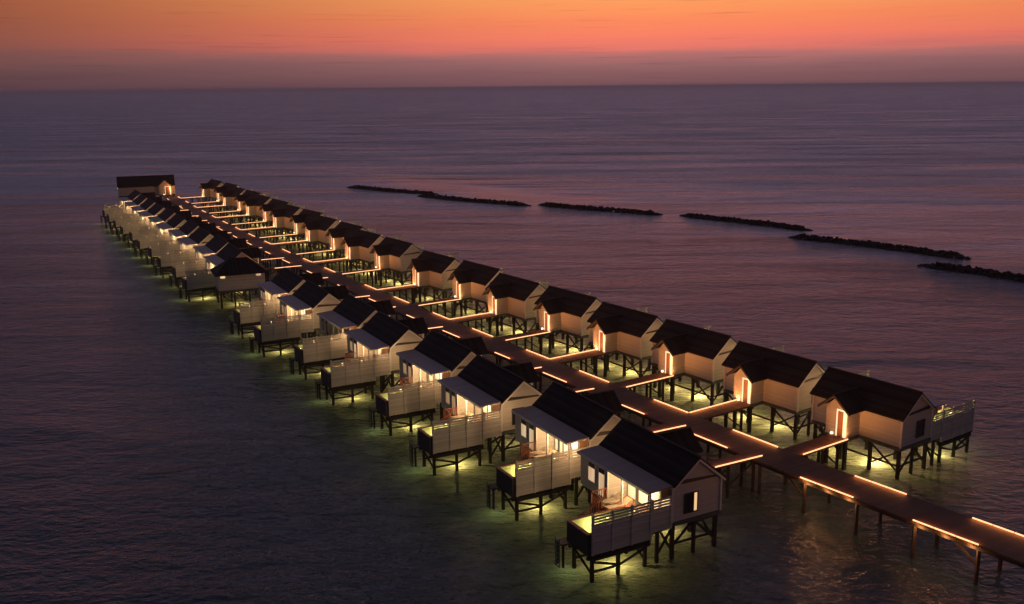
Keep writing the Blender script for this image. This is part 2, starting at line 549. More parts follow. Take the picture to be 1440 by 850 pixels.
def villa(s, a=4.185, W=4.01, p0=-1.63, p1=.386, pd=1.65, zr=ZR, zpa=6.279, zpe=5.03, near=True, ocean=True,
          far_lights=1.0, name='overwater_villa', porch_lamp=True, veranda_w=0.0):
    root = thing(name)
    B = lambda: MB(s)
    o, ov, po = .23, .29, .52
    sl = (zr - ZE) / (W / 2)
    zo = ZE - sl * ov
    rt = .13
    L = lambda u, v, z: MB(s).m(u, v, z)
    # walls with gables
    b = B().box(-a, a, 0, W, ZF, ZE - .02)
    tri = lambda u: [(u, .02, ZE - .02), (u, W - .02, ZE - .02), (u, W / 2, zr - rt - .02)]
    b.prism(tri(-a), (.15, 0, 0)).prism(tri(a), (-.15, 0, 0))
    wall = b.build('wall', M['white'], root)
    if near:
        for ue in (-a - .02, a + .02):
            for ve in (-.02, W + .02):
                B().box(ue - .07, ue + .07, ve - .07, ve + .07, ZF - .02, ZE - .28 if ve < 1 else ZE - .2).build('corner_board', M['trim'], wall)
    # roof: two main planes and the porch roof
    b = B()
    b.prism([(-a - o, -ov, zo), (a + o, -ov, zo), (a + o, W / 2, zr), (-a - o, W / 2, zr)], (0, 0, -rt))
    b.prism([(-a - o, W / 2, zr), (a + o, W / 2, zr), (a + o, W + .06, ZE - .05), (-a - o, W + .06, ZE - .05)], (0, 0, -rt))
    pc = (p0 + p1) / 2
    ve = (zpa - ZE) / sl + .3
    b.prism([(p0 - po, -pd - po, zpe), (pc, -pd - po, zpa), (pc, ve, zpa), (p0 - po, ve, zpe)], (0, 0, -rt))
    b.prism([(pc, -pd - po, zpa), (p1 + po, -pd - po, zpe), (p1 + po, ve, zpe), (pc, ve, zpa)], (0, 0, -rt))
    roof = b.build('roof', M['shingle'], root)
    b = B().beam((-a - o, W / 2, zr + .02), (a + o, W / 2, zr + .02), .22, .06)
    b.beam((pc, -pd - po, zpa + .02), (pc, (zpa - ZE) / sl, zpa + .02), .2, .06)
    b.build('ridge_cap', M['shingle'], roof)
    for ue in (a + o - .03, -a - o + .03):
        b = B()
        b.beam((ue, -ov + .03, zo - rt - .06), (ue, W / 2, zr - rt - .06), .05, .17)
        b.beam((ue, W / 2, zr - rt - .06), (ue, W + .04, ZE - rt - .1), .05, .17)
        b.build('bargeboard', M['trim'], roof)
    # dark strip standing in for the shade under each gable top
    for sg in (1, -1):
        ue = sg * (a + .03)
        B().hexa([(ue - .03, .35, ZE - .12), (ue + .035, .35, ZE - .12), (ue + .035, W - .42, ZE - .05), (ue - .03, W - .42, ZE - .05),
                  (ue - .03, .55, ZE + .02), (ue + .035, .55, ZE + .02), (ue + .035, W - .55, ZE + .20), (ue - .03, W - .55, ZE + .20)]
                 ).build('gable_shade_band', M['frame'], root)
    # floor frame and skirt
    B().box(-a - .06, a + .06, -.06, W + .05, ZF - .3, ZF - .002).build('floor_frame', M['skirt'], root)
    # porch
    b = B().box(p0, p1, -pd, -.003, ZF, zpe - .05)
    b.prism([(p0 + .02, -pd, zpe - .05), (p1 - .02, -pd, zpe - .05), (pc + .25, -pd, zpa - rt - .32), (pc, -pd, zpa - rt - .05), (pc - .25, -pd, zpa - rt - .32)], (0, .15, 0))
    porch = b.build('porch', M['white'], root)
    b = B()
    for sg in (1, -1):
        ue = p1 + po if sg > 0 else p0 - po
        b.beam((ue, -pd - po + .02, zpe - rt - .05), (pc, -pd - po + .02, zpa - rt - .05), .05, .14)
    b.build('porch_bargeboard', M['frame'], porch)
    B().box(p0 - .05, p1 + .05, -pd - .05, -.07, ZF - .28, ZF - .003).build('porch_floor', M['skirt'], root)
    # door with lit surround
    d0, d1, dt = pc + .12, p1 - .06, ZF + 2.15
    vf = -pd
    b = B().box(d0 - .12, d0, vf - .05, vf - .002, ZF, dt + .12)
    b.box(d0, d1, vf - .05, vf - .002, dt, dt + .12)
    door = b.build('door', M['door_glow'], root)
    B().box(d0 + .01, d1 - .30, vf - .04, vf - .004, ZF + .02, dt - .01).build('door_leaf', M['leaf'], door)
    B().box(d1 - .29, d1, vf - .05, vf - .004, ZF + .02, dt - .01).build('sidelight', M['door_glow'], door)
    b = B().box(d0 - .55, d0 - .41, vf - .14, vf - .004, ZF + .05, ZF + .17)
    b.build('step_lamp', M['bulb'], root)
    # gable windows (near and far end)
    for sg in (1, -1):
        ue = sg * a
        w0, w1, wz0, wz1 = 1.92, 3.05, ZF + .38, ZF + 1.80
        fr = B()
        e0, e1 = (ue + .002, ue + .07) if sg > 0 else (ue - .07, ue - .002)
        fr.box(e0, e1, w0, w0 + .07, wz0, wz1).box(e0, e1, w1 - .07, w1, wz0, wz1)
        fr.box(e0, e1, w0 + .07, w1 - .07, wz0, wz0 + .07).box(e0, e1, w0 + .07, w1 - .07, wz1 - .07, wz1)
        win = fr.build('gable_window', M['frame'], root)
        e2 = (ue + .003, ue + .03) if sg > 0 else (ue - .03, ue - .003)
        B().box(*e2, w0 + .30, w1 - .07, wz0 + .07, wz1 - .07).build('pane', M['glass'], win)
        if s < 0 and sg > 0:
            B().box(*e2, w0 + .07, w0 + .30, wz0 + .07, wz1 - .07).build('curtain', M['curtain_glow'], win)
        else:
            B().box(*e2, w0 + .07, w0 + .30, wz0 + .07, wz1 - .07).build('curtain', M['glass'], win)
    # stilts
    posts, braces = [], []
    us = [-a + .2, -1.35, 1.4, a - .2] if a < 5 else [-a + .2, -a / 2, 0, a / 2, a - .2]
    for u in us:
        for v in (.2, W - .2):
            posts.append((u, v, ZF - .3, .24))
    for u in (p0 + .15, p1 - .12):
        posts.append((u, -pd + .12, ZF - .28, .26))
    for u in (us[0], us[-1]):
        posts.append((u, W / 2, ZF - .3, .2))
    zt, zb_ = ZF - .42, .55
    for u in (us[0], us[-1]):
        braces.append(((u, .2, 1.05), (u, W - .2, 1.05)))
    braces.append(((us[0], .32, 1.0), (us[-1], .32, 1.0)))
    for v in (.2, W - .2):
        for i in range(len(us) - 1):
            if i == len(us) - 2 or i == 0:
                braces.append(((us[i], v, zt), (us[i + 1], v, zb_)))
                braces.append(((us[i], v + .1, zb_), (us[i + 1], v + .1, zt)))
            else:
                braces.append(((us[i], v, zt - .8), ((us[i] + us[i + 1]) / 2, v, zt)))
    for u in (us[0], us[-1]):
        braces.append(((u + .1, .2, zb_), (u + .1, W / 2, zt)))
        braces.append(((u - .1, W - .2, zb_ + .2), (u - .1, W / 2, zt)))
    ps_u, ps_v1, ps_v2 = a, 5.676, 10.516
    pw = 2.545
    zb, zs, zrim = 1.904, 4.63, 3.358
    if ocean:
        for u, v in ((a - .2, 6.0), (a - .2, 8.1), (a - .2, v_ := 10.1), (a - 2.3, 6.0), (a - 2.3, 10.1)):
            posts.append((u, v, zb - .4, .2))
        posts.append((a - .25, 5.0, ZF - .3, .2))
        posts.append((-.6, 6.9, ZF - .2, .2))
        posts.append((.82, 10.7, 1.55, .12))
        posts.append((1.5, 10.7, 1.55, .12))
        braces += [((a - .2, 6.0, 1.3), (a - .2, 8.1, .62)), ((a - .2, 8.1, .62), (a - .2, 10.1, .66)),
                   ((a - .25, W - .2, zt - .1), (a - .25, 5.0, .5)),
                   ((a - .2, 10.1, .5), (a - 2.3, 10.1, 1.4)), ((a - 2.3, 6.0, .7), (a - 2.3, 10.1, .7)),
                   ((a - .2, 6.0, .5), (a - 2.3, 6.0, 1.4)), ((a - 2.3, 6.0, 1.35), (a - 2.3, 8.0, .7)), ((a - .2, 10.1, 1.35), (a - .2, 8.1, .7))]
    if near:
        for (u, v, z1, w) in posts:
            B().box(u - w / 2, u + w / 2, v - w / 2, v + w / 2, SEABED, z1).build('post', M['post'], root)
        for p, q_ in braces:
            B().beam(p, q_, .11, .13).build('brace', M['post'], root)
    else:
        b = B()
        for (u, v, z1, w) in posts:
            b.box(u - w / 2, u + w / 2, v - w / 2, v + w / 2, SEABED, z1)
        for p, q_ in braces:
            b.beam(p, q_, .11, .13)
        b.build('stilts', M['post'], root)
    lamp('underwater_lamp', root, L(.9, W * .4, -.95), 440 * far_lights, GLOW, .25)
    lamp('underwater_lamp', root, L(-2.6, W * .3, -.9), 260 * far_lights, GLOW, .25)
    if porch_lamp:
        lamp('porch_lamp', root, L(p1 + .1, -pd - .55, ZF + 1.55), 42, (1, .34, .075), .1)
    # lamp on the far gable wall, washing the neighbour's near wall
    lz = ZF + 1.9
    wl = B().box(-a - .20, -a - .02, W * .5 - .07, W * .5 + .07, lz, lz + .22).build('wall_lamp', M['bulb'], root)
    lamp('wall_light', root, L(-a - .5, W * .5, lz + .1), 19, (1, .52, .20), .1)
    if not ocean:
        return root
    lamp('terrace_light', root, L(-a - .4, W + 1.4, ZF + 2.0), 95, (1, .57, .25), .1)
    B().box(-a - .18, -a - .002, W + 1.1, W + 1.22, ZF + 1.9, ZF + 2.1).build('wall_lamp', M['bulb'], root)
    # ---- ocean side: lean-to roof, bathroom, open veranda
    lw, zl, zlt = 1.724, 5.232, 5.307
    V2 = W + lw
    b = B().prism([(-a - .1, W + .08, zlt), (a + .05, W + .08, zlt), (a + .05, V2 + .22, zl - .02), (-a - .1, V2 + .22, zl - .02)], (0, 0, -.1))
    lt = b.build('veranda_roof', M['sheet'], root)
    b = B().box(-a - .11, a + .06, V2 + .221, V2 + .27, zl - .2, zl - .03)
    b.build('fascia', M['trim'], lt)
    ur = -.80
    side = B().box(-a, ur, W + .004, V2, ZF, zl - .11).build('bathroom', M['white'], root)
    for (w0, w1, wz0) in ((-3.10, -2.28, ZF + .75), (-1.78, -1.08, ZF + .12)):
        wt = ZF + 2.12
        fr = B().box(w0 - .07, w0, V2 + .002, V2 + .06, wz0 - .05, wt + .07).box(w1, w1 + .07, V2 + .002, V2 + .06, wz0 - .05, wt + .07)
        fr.box(w0, w1, V2 + .002, V2 + .06, wt, wt + .07).box(w0, w1, V2 + .002, V2 + .06, wz0 - .05, wz0)
        win = fr.build('bathroom_window', M['trim'], root)
        B().box(w0, w1, V2 + .003, V2 + .03, wz0, wt - .36).build('pane', M['pane2'], win)
        B().box(w0, w1, V2 + .003, V2 + .05, wt - .36, wt).build('blind', M['frame'], win)
    # glazed wall of the bedroom
    g0, g1 = ur + .08, a - .12
    npan = 4
    pwid = (g1 - g0) / npan
    for i in range(npan):
        w0, w1 = g0 + i * pwid, g0 + (i + 1) * pwid
        fr = B().box(w0, w0 + .07, W + .004, W + .075, ZF, ZF + 2.30).box(w1 - .07, w1, W + .004, W + .075, ZF, ZF + 2.30)
        fr.box(w0 + .07, w1 - .07, W + .004, W + .075, ZF + 2.22, ZF + 2.30).box(w0 + .07, w1 - .07, W + .004, W + .075, ZF, ZF + .08)
        gd = fr.build('glass_door', M['frame'] if i in (1, 2) else M['trim'], root)
        B().box(w0 + .07, w1 - .07, W + .006, W + .04, ZF + .08, ZF + 2.22).build('pane', M['pane'], gd)
    for u in (ur + .06, .95, 2.62, a - .10):
        B().box(u - .06, u + .06, V2 - .06, V2 + .06, ZF, zl - .12).build('veranda_post', M['trim'], root)
    B().box(a - .16, a - .04, W + .85, W + .93, ZF, zl - .13).build('veranda_post', M['trim'], root)
    B().box(a - .13, a - .08, W + .08, W + .85, zs - .2, zl - .14).build('bamboo_blind', M['leaf'], root)
    # terrace deck, railing, stairs, landing with ladder
    b = B().box(ur, a - .02, W + .08, ps_v1 - .01, ZF - .16, ZF - .004)
    b.box(ur, a - pw - .02, ps_v1 - .01, 7.1, ZF - .16, ZF - .004)
    b.build('terrace', M['terrace'], root)
    b = B()

    def rail(p, q_, n):
        p, q_ = Vector(p), Vector(q_)
        up = Vector((0, 0, .95))
        b.beam(p + up, q_ + up, .08, .06)
        b.beam(p + Vector((0, 0, .12)), q_ + Vector((0, 0, .12)), .05, .05)
        for i in range(n + 1):
            c_ = p.lerp(q_, i / n)
            b.beam(c_, c_ + up, .09 if i in (0, n) else .045)
    rail((ur + .03, V2 + .12, ZF), (ur + .03, 7.06, ZF), 7)
    rail((ur + .03, 7.06, ZF), (.50, 7.06, ZF), 8)
    rail((.50, 7.1, ZF - .05), (.50, 9.35, 1.62), 11)
    b.build('railing', M['rail'], root)
    b = B()
    for i in range(6):
        f_ = (i + .5) / 6
        b.box(.5, 1.5, 7.1 + 2.25 * i / 6, 7.1 + 2.25 * i / 6 + .34, ZF - 1.05 * f_ - .06, ZF - 1.05 * f_)
    b.beam((.55, 7.1, ZF - .2), (.55, 9.4, 1.55), .06, .22).beam((1.45, 7.1, ZF - .2), (1.45, 9.4, 1.55), .06, .22)
    b.build('stairs', M['rail'], root)
    B().box(.74, 1.6, 9.4, 10.85, 1.57, 1.66).build('landing', M['dark'], root)
    b = B()
    for u in (.9, 1.4):
        b.beam((u, 10.93, -.5), (u, 10.93, 2.0), .05)
    for i in range(6):
        b.beam((.9, 10.93, .05 + i * .3), (1.4, 10.93, .05 + i * .3), .05)
    b.build('ladder', M['skirt'], root)
    # plunge pool
    u0, u1 = a - pw, a - .06
    t_ = .16
    b = B().box(u0, u1, ps_v2 - t_, ps_v2, zb, zrim - .05).box(u0, u1, ps_v1, ps_v1 + t_, zb, zrim - .05)
    b.box(u0, u0 + t_, ps_v1 + t_, ps_v2 - t_, zb, zrim - .05).box(u1 - t_, u1, ps_v1 + t_, ps_v2 - t_, zb, zrim - .05)
    pool = b.build('plunge_pool', M['tile'], root)
    b = B().box(u0 - .03, u1 + .02, ps_v2 - t_ - .06, ps_v2 + .03, zrim - .049, zrim).box(u0 - .03, u1 + .02, ps_v1, ps_v1 + t_ + .06, zrim - .049, zrim)
    b.box(u0 - .03, u0 + t_ + .04, ps_v1 + t_ + .06, ps_v2 - t_ - .06, zrim - .049, zrim)
    b.box(u1 - t_ - .04, u1 + .02, ps_v1 + t_ + .06, ps_v2 - t_ - .06, zrim - .049, zrim)
    b.build('rim', M['rail'], pool)
    i0, i1, j0, j1 = u0 + t_ + .003, u1 - t_ - .003, ps_v1 + t_ + .003, ps_v2 - t_ - .003
    b = B().box(i0, i1, j0, j1, zb, zb + .25)
    b.box(i0, i1, j0, j0 + .02, zb + .25, zrim - .06).box(i0, i1, j1 - .02, j1, zb + .25, zrim - .06)
    b.box(i0, i0 + .02, j0 + .02, j1 - .02, zb + .25, zrim - .06).box(i1 - .02, i1, j0 + .02, j1 - .02, zb + .25, zrim - .06)
    b.build('basin', M['basin'], pool)
    b = B()
    b.v = [b.m(*p) for p in ((i0 + .02, j0 + .02, zrim - .13), (i1 - .02, j0 + .02, zrim - .13), (i1 - .02, j1 - .02, zrim - .13), (i0 + .02, j1 - .02, zrim - .13))]
    b.f = [(0, 1, 2, 3)]
    pwo = b.build('pool_water', M['pool'], pool)
    if pwo.data.polygons[0].normal.z < 0:
        pwo.data.flip_normals()
    b = B().box(u0 + .1, u0 + .28, ps_v1, ps_v2 - .05, zb - .38, zb - .16).box(u1 - .28, u1 - .1, ps_v1, ps_v2 - .05, zb - .38, zb - .16)
    for i in range(15):
        v = ps_v1 + .1 + i * (ps_v2 - ps_v1 - .3) / 14
        b.box(u0, u1 + .04, v - .05, v + .06, zb - .16, zb - .003)
    b.box(a - .04, a + .0, ps_v1 + .02, ps_v2 - .3, zb - .42, zb - .2)
    b.build('pool_frame', M['dark'], root)
    # privacy screens: boards, the upper ones spaced
    def screen(v0, v1, z0, z1, nposts):
        b = B()
        z = z0
        solid = z1 - .78
        while z < z1 - .03:
            gap = .055 if z < solid else .055
            hgt = .16 if z < solid else .14
            b.box(a + .002, a + .03, v0, v1, z, min(z + hgt, z1))
            z += hgt + gap
        b.box(a - .03, a - .012, v0, v1, z0 + .01, solid)
        for i in range(nposts):
            v = v0 + (v1 - v0) * i / (nposts - 1)
            w = .075
            b.box(a - .075, a - .001, v - w, v + w, z0 - .02, z1 + .02)
            b.box(a + .031, a + .085, v - w, v + w, z0 - .01, z1 + .01)
        return b.build('privacy_screen', M['screen'], root)
    sc1 = screen(ps_v1 + .06, ps_v2 - .32, zb + .02, zs, 4)
    screen(W + .12, ps_v1 - .06, ZF - .35, zs, 2)
    for v in (7.0, 9.0):
        B().box(a - .19, a - .08, v - .05, v + .05, zs - .62, zs - .46).build('screen_lamp', M['bulb'], sc1)
    lamp('veranda_lamp', root, L(1.7, W + .75, zl - .45), 420, (1, .60, .27), .18)
    lamp('pool_lamp', root, L(a - 1.6, 8.6, zb + .7), 110, (1, .84, .38), .12)
    lamp('underwater_lamp', root, L(a - 1.2, 7.6, -.8), 240, (1, .84, .42), .25)
    lamp('underwater_lamp', root, L(a - 1.8, 10.9, -1.0), 34, (.66, .92, .52), .6)
    return root


LY, RY = .4987, .6114
left_pos = [(11.85, 64.64), (7.2, 73.7), (.62, 82.2), (-4.15, 91.6), (-10.75, 100.25), (-15.4, 109.2), (-22.15, 118.3),
            (-27.0, 127.2), (-40.9, 149.25), (-45.65, 158.9), (-51.4, 168.3), (-56.55, 178.5), (-62.0, 187.6),
            (-67.4, 198.0), (-72.7, 206.8), (-78.0, 216.6), (-83.1, 225.8), (-88.2, 235.6)]
right_pos = [(27.97, 75.41), (22.4, 84.3), (16.9, 93.4), (11.1, 102.0), (5.5, 111.4), (-.75, 120.15), (-5.8, 129.9),
             (-12.2, 138.6), (-19.65, 152.6), (-25.8, 161.7), (-30.25, 171.8), (-36.6, 181.7), (-41.1, 191.6),
             (-47.35, 200.9), (-51.95, 210.8), (-58.2, 220.7), (-62.85, 230.4), (-69.0, 239.9), (-73.65, 250.2), (-80.6, 260.6)]
ORD = ['nearest', 'second', 'third', 'fourth', 'fifth', 'sixth', 'seventh', 'eighth', 'ninth', 'tenth', 'eleventh', 'twelfth',
       'thirteenth', 'fourteenth', 'fifteenth', 'sixteenth', 'seventeenth', 'eighteenth', 'nineteenth', 'twentieth']

left_villas, right_villas = [], []
# row with the terraces and pools facing us
protos = (villa(-1, p0=-2.75, p1=-.73, near=True, porch_lamp=False, far_lights=.25), villa(-1, p0=-2.75, p1=-.73, near=False, porch_lamp=False, far_lights=.25))
for i, (x, y) in enumerate(left_pos):
    pr = protos[0] if i < 8 else protos[1]
    o_ = pr if i in (0, 8) else copy_tree(pr)
    o_.location = (x, y, 0)
    o_.rotation_euler = (0, 0, LY + (random.uniform(-.012, .012) if i else 0))
    n_ = len(left_pos)
    if i == 0:
        lb = 'nearest white villa of the plunge-pool row, gable wall unlit, terrace glowing behind a slatted screen'
    elif i == 5:
        lb = 'white villa of the plunge-pool row with dark unlit terrace doors'
    elif i < 8:
        lb = '%s villa from the near end of the row with lit terraces and plunge pools' % ORD[i]
    elif i == 8:
        lb = 'villa just beyond the hipped pavilion, in the plunge-pool row'
    elif i == n_ - 1:
        lb = 'last villa of the plunge-pool row, closest to the end house'
    else:
        lb = '%s villa beyond the hipped pavilion, in the row with plunge pools' % ORD[i - 8]
    tag(o_, lb, 'villa', 'villas with plunge pools')
    left_villas.append(o_)

# row with the lit entrance porches facing us
protos = (villa(1, near=True, far_lights=1.35), villa(1, near=False, far_lights=1.35))
for i, (x, y) in enumerate(right_pos):
    pr = protos[0] if i < 7 else protos[1]
    o_ = pr if i in (0, 7) else copy_tree(pr)
    o_.location = (x, y, 0)
    o_.rotation_euler = (0, 0, RY + (random.uniform(-.012, .012) if i else 0))
    if i == 0:
        lb = 'nearest villa of the porch row, its pool screen with two lamps showing past the gable'
    elif i == 7:
        lb = 'villa of the porch row on the near side of its wide gap, gable fully visible'
    elif i == 8:
        lb = 'villa of the porch row on the far side of its wide gap'
    elif i == 19:
        lb = 'last small villa of the porch row at the far end of the boardwalk'
    else:
        lb = '%s villa from the near end of the row with glowing entrance porches' % ORD[i]
    tag(o_, lb, 'villa', 'villas with entrance porches')
    right_villas.append(o_)

# no two villas are lit quite alike
dim_cache = {}
for k_, o_ in enumerate(left_villas + right_villas):
    rv = random.Random(40 + k_)
    for ch in o_.children:
        if ch.type == 'LIGHT' and k_:
            ch.data = ch.data.copy()
            ch.data.energy *= rv.uniform(.65, 1.25)
    if k_ and rv.random() < .45:
        for ch in o_.children:
            for g in ch.children:
                if g.name.split('.')[0] == 'pane' and ch.name.split('.')[0] in ('glass_door', 'bathroom_window') and rv.random() < .7:
                    key = g.data.name
                    if key not in dim_cache:
                        dim_cache[key] = g.data.copy()
                        dim_cache[key].materials[0] = M['pane_dim']
                    g.data = dim_cache[key]

# the sixth villa of the pool row stands dark
for ch in left_villas[5].children:
    nm = ch.name.split('.')[0]
    if nm == 'veranda_lamp':
        ch.data = ch.data.copy()
        ch.data.energy = 3
    for g in (ch, *ch.children):
        if g.name.split('.')[0] == 'pane' and nm in ('glass_door', 'bathroom_window'):
            g.data = g.data.copy()
            g.data.materials[0] = M['glass']

# house closing the far end of the boardwalk
end = villa(1, a=7.2, W=5.4, p0=3.1, p1=6.2, pd=2.0, zr=7.7, zpa=6.9, zpe=5.2, near=True, ocean=False, name='end_house')
end.location = (-99.6, 266.5, 0)
end.rotation_euler = (0, 0, math.atan2(.93, -.36) )
for ch in end.children:
    if ch.type == 'LIGHT' and ch.name.startswith('porch_lamp'):
        ch.data.energy *= 3.5
tag(end, 'long dark-roofed house standing across the far end of the boardwalk, porch lit orange', 'house')


# hipped pavilion in the gap of the pool row
def pavilion():
    root = thing('hip_roof_pavilion', 'white pavilion with a dark hipped roof standing in the gap of the pool row', 'pavilion')
    w, d, ze = 6.5, 4.7, 4.95
    B = lambda: MB(-1)
    B().box(0, d, 0, w, ZF - .1, ze).build('wall', M['screen'], root)
    b = B()
    e = .5
    P_ = [(-e, -e, ze - .12), (d + e, -e, ze - .12), (d + e, w + e, ze - .12), (-e, w + e, ze - .12), (d / 2, d / 2 - .3, 6.75), (d / 2, w - d / 2 + .3, 6.75)]
    for f in ((0, 1, 4), (1, 2, 5, 4), (2, 3, 5), (3, 0, 4, 5)):
        b.prism([P_[k] for k in f], (0, 0, .12))
    b.build('roof', M['shingle'], root)
    B().box(-.06, d + .06, -.06, w + .06, ZF - .4, ZF - .103).build('floor_frame', M['skirt'], root)
    for v in (w - 1.0, .5):
        wn = B().box(d + .002, d + .06, v, v + .75, ze - .55, ze - .18).build('clerestory_window', M['trim'], root)
        B().box(d + .061, d + .075, v + .06, v + .69, ze - .50, ze - .23).build('pane', M['pane'] if v > 3 else M['pane2'], wn)
    for u in (.25, d - .25):
        for v in (.25, w * .35, w * .67, w - .25):
            B().box(u - .11, u + .11, v - .11, v + .11, SEABED, ZF - .4).build('post', M['post'], root)
    for u in (.25, d - .25):
        for v0, v1 in ((.25, w * .35), (w * .35, w * .67), (w * .67, w - .25)):
            B().beam((u, v0, .5), (u, v1, ZF - .5), .1).build('brace', M['post'], root)
    lamp('underwater_lamp', root, MB(-1).m(d / 2, w / 2, -1.1), 400, GLOW, .25)
    return root


pv = pavilion()
al = Vector((math.sin(-LY), math.cos(-LY)))
out = Vector((-al.y, al.x))
# near-left wall foot measured at (-41.2, 134.9)
base = Vector((-41.0, 135.3)) + al * 4.7 - out * 6.5
pv.location = (base.x, base.y, 0)
pv.rotation_euler = (0, 0, LY - .10)

# ---------------------------------------------------------------- boardwalk
ZD = 2.70
WALK = 3.5


def xr(y):
    x = 4.21671724e-04 * y * y - 7.24161828e-01 * y + 71.1201239
    if y < 68:
        x += (68 - y) * .055
    return x


def edge(y, off=0.0):
    """point of the boardwalk's right edge at y, shifted off metres to the left"""
    t = Vector((xr(y + .5) - xr(y - .5), 1.0)).normalized()
    return Vector((xr(y) - t.y * off, y + t.x * off)), t


def slab(mb, pts_top, z0, z1):
    mb.prism([(p[0], p[1], z1) for p in pts_top], (0, 0, z0 - z1))


class WB(MB):
    """same collector in plain world axes"""

    def m(self, x, y, z):
        return (x, y, z)


jetty = thing('boardwalk', 'long brown plank boardwalk edged with warm light strips, running between the two villa rows', 'boardwalk')
ys = [22 + i * 4 for i in range(61)]
b = WB()
rows = [(edge(y)[0], edge(y, WALK)[0]) for y in ys]
n = len(rows)
for z in (ZD - .14, ZD):
    for r_, l_ in rows:
        b.v += [(r_.x, r_.y, z), (l_.x, l_.y, z)]
for i in range(n - 1):
    for k in (0, 2 * n):
        q_ = k + 2 * i
        b.f.append((q_, q_ + 1, q_ + 3, q_ + 2))
    lo, hi = 2 * i, 2 * n + 2 * i
    b.f.append((lo, lo + 2, hi + 2, hi))
    b.f.append((lo + 1, lo + 3, hi + 3, hi + 1))
b.f += [(0, 1, 2 * n + 1, 2 * n), (2 * n - 2, 2 * n - 1, 4 * n - 1, 4 * n - 2)]

walk = b.build('deck', M['deck'], jetty)
b = WB()
for off in (.25, WALK / 2, WALK - .25):
    for i in range(n - 1):
        p, q_ = edge(ys[i], off)[0], edge(ys[i + 1], off)[0]
        b.beam((p.x, p.y, ZD - .28), (q_.x, q_.y, ZD - .28), .16, .27)
b.build('joists', M['dark'], jetty)
far_posts = WB()
for k in range(68):
    y = 26 + k * 3.5
    pts = []
    for off in (.3, WALK - .3):
        p, t = edge(y, off)
        pts.append(p)
        w_ = .10
        (WB() if k < 50 else far_posts).box(p.x - w_, p.x + w_, p.y - w_, p.y + w_, SEABED, ZD - .42)
        if k < 50:
            WB().box(p.x - w_, p.x + w_, p.y - w_, p.y + w_, SEABED, ZD - .42).build('post', M['post'], jetty)
    WB().beam((pts[0].x, pts[0].y, ZD - .36), (pts[1].x, pts[1].y, ZD - .36), .2, .12).build('crossbeam', M['dark'], jetty)
    if k % 3 == 0 and k < 30:
        p2 = edge(y + 1.3, WALK - .3)[0]
        WB().beam((pts[1].x, pts[1].y, 1.25), (p2.x, p2.y, ZD - .35), .12, .14).build('brace', M['post'], jetty)
fp = far_posts.build('far_posts', M['post'], jetty)
tag(fp, kind='stuff')

area_count = 0


def strip(p, q_, inward=None, parent=jetty, lift=ZD, power=31.0):
    """low light strip along a deck edge, in sections with dark joints"""
    global area_count
    p, q_ = Vector((p[0], p[1])), Vector((q_[0], q_[1]))
    d = q_ - p
    ln = d.length
    if ln < .3:
        return
    sec = max(1, round(ln / 1.45))
    b = WB()
    for i in range(sec):
        a_, c_ = p + d * (i / sec) + d / ln * .03, p + d * ((i + 1) / sec) - d / ln * .03
        b.beam((a_.x, a_.y, lift + .045), (c_.x, c_.y, lift + .045), .055, .085)
    o = b.build('light_strip', M['led'], parent)
    ld = bpy.data.lights.new('strip_light', 'AREA')
    ld.shape = 'RECTANGLE'
    ld.size, ld.size_y = ln, .12
    ld.energy = power * ln
    ld.color = (1, .345, .10)
    lo_ = bpy.data.objects.new('strip_light', ld)
    C.objects.link(lo_)
    lo_.parent = parent
    mid = (p + q_) / 2
    lo_.location = (mid.x, mid.y, lift + .16)
    lo_.rotation_euler = (math.pi, 0, math.atan2(d.y, d.x))
    if inward is not None:                           # the half that washes over the planks
        l2 = lo_.copy()
        l2.data = ld.copy()
        C.objects.link(l2)
        l2.data.energy = 4.5 * ln
        nrm = Vector((-d.y, d.x)) / ln
        if nrm.dot(Vector(inward) - mid) < 0:
            nrm = -nrm
        l2.location = (mid.x + nrm.x * .08, mid.y + nrm.y * .08, lift + .13)
        l2.rotation_euler = Vector((-nrm.x, -nrm.y, .25)).to_track_quat('Z', 'Y').to_euler()
        xa = l2.rotation_euler.to_matrix() @ Vector((1, 0, 0))
        if abs(xa.dot(Vector((d.x, d.y, 0)) / ln)) < .7:
            l2.data.size, l2.data.size_y = l2.data.size_y, l2.data.size
    return o


def world(o_, yaw, s, u, v):
    """villa coordinates to world xy"""
    c_, s_ = math.cos(yaw), math.sin(yaw)
    x, y = s * v, -u
    return Vector((o_[0] + c_ * x - s_ * y, o_[1] + s_ * x + c_ * y))


def meet(o_, yaw, s, u, off, v0=-2.0):
    """where the line at u in villa coordinates meets the boardwalk edge (off metres left of the right edge)"""
    best = None
    for i in range(240):
        v = v0 - i * .05
        p = world(o_, yaw, s, u, v)
        sd = (p.x - edge(p.y, off)[0].x) * s
        if best is None or abs(sd) < best[0]:
            best = (abs(sd), v, p)
    return best[1], best[2]


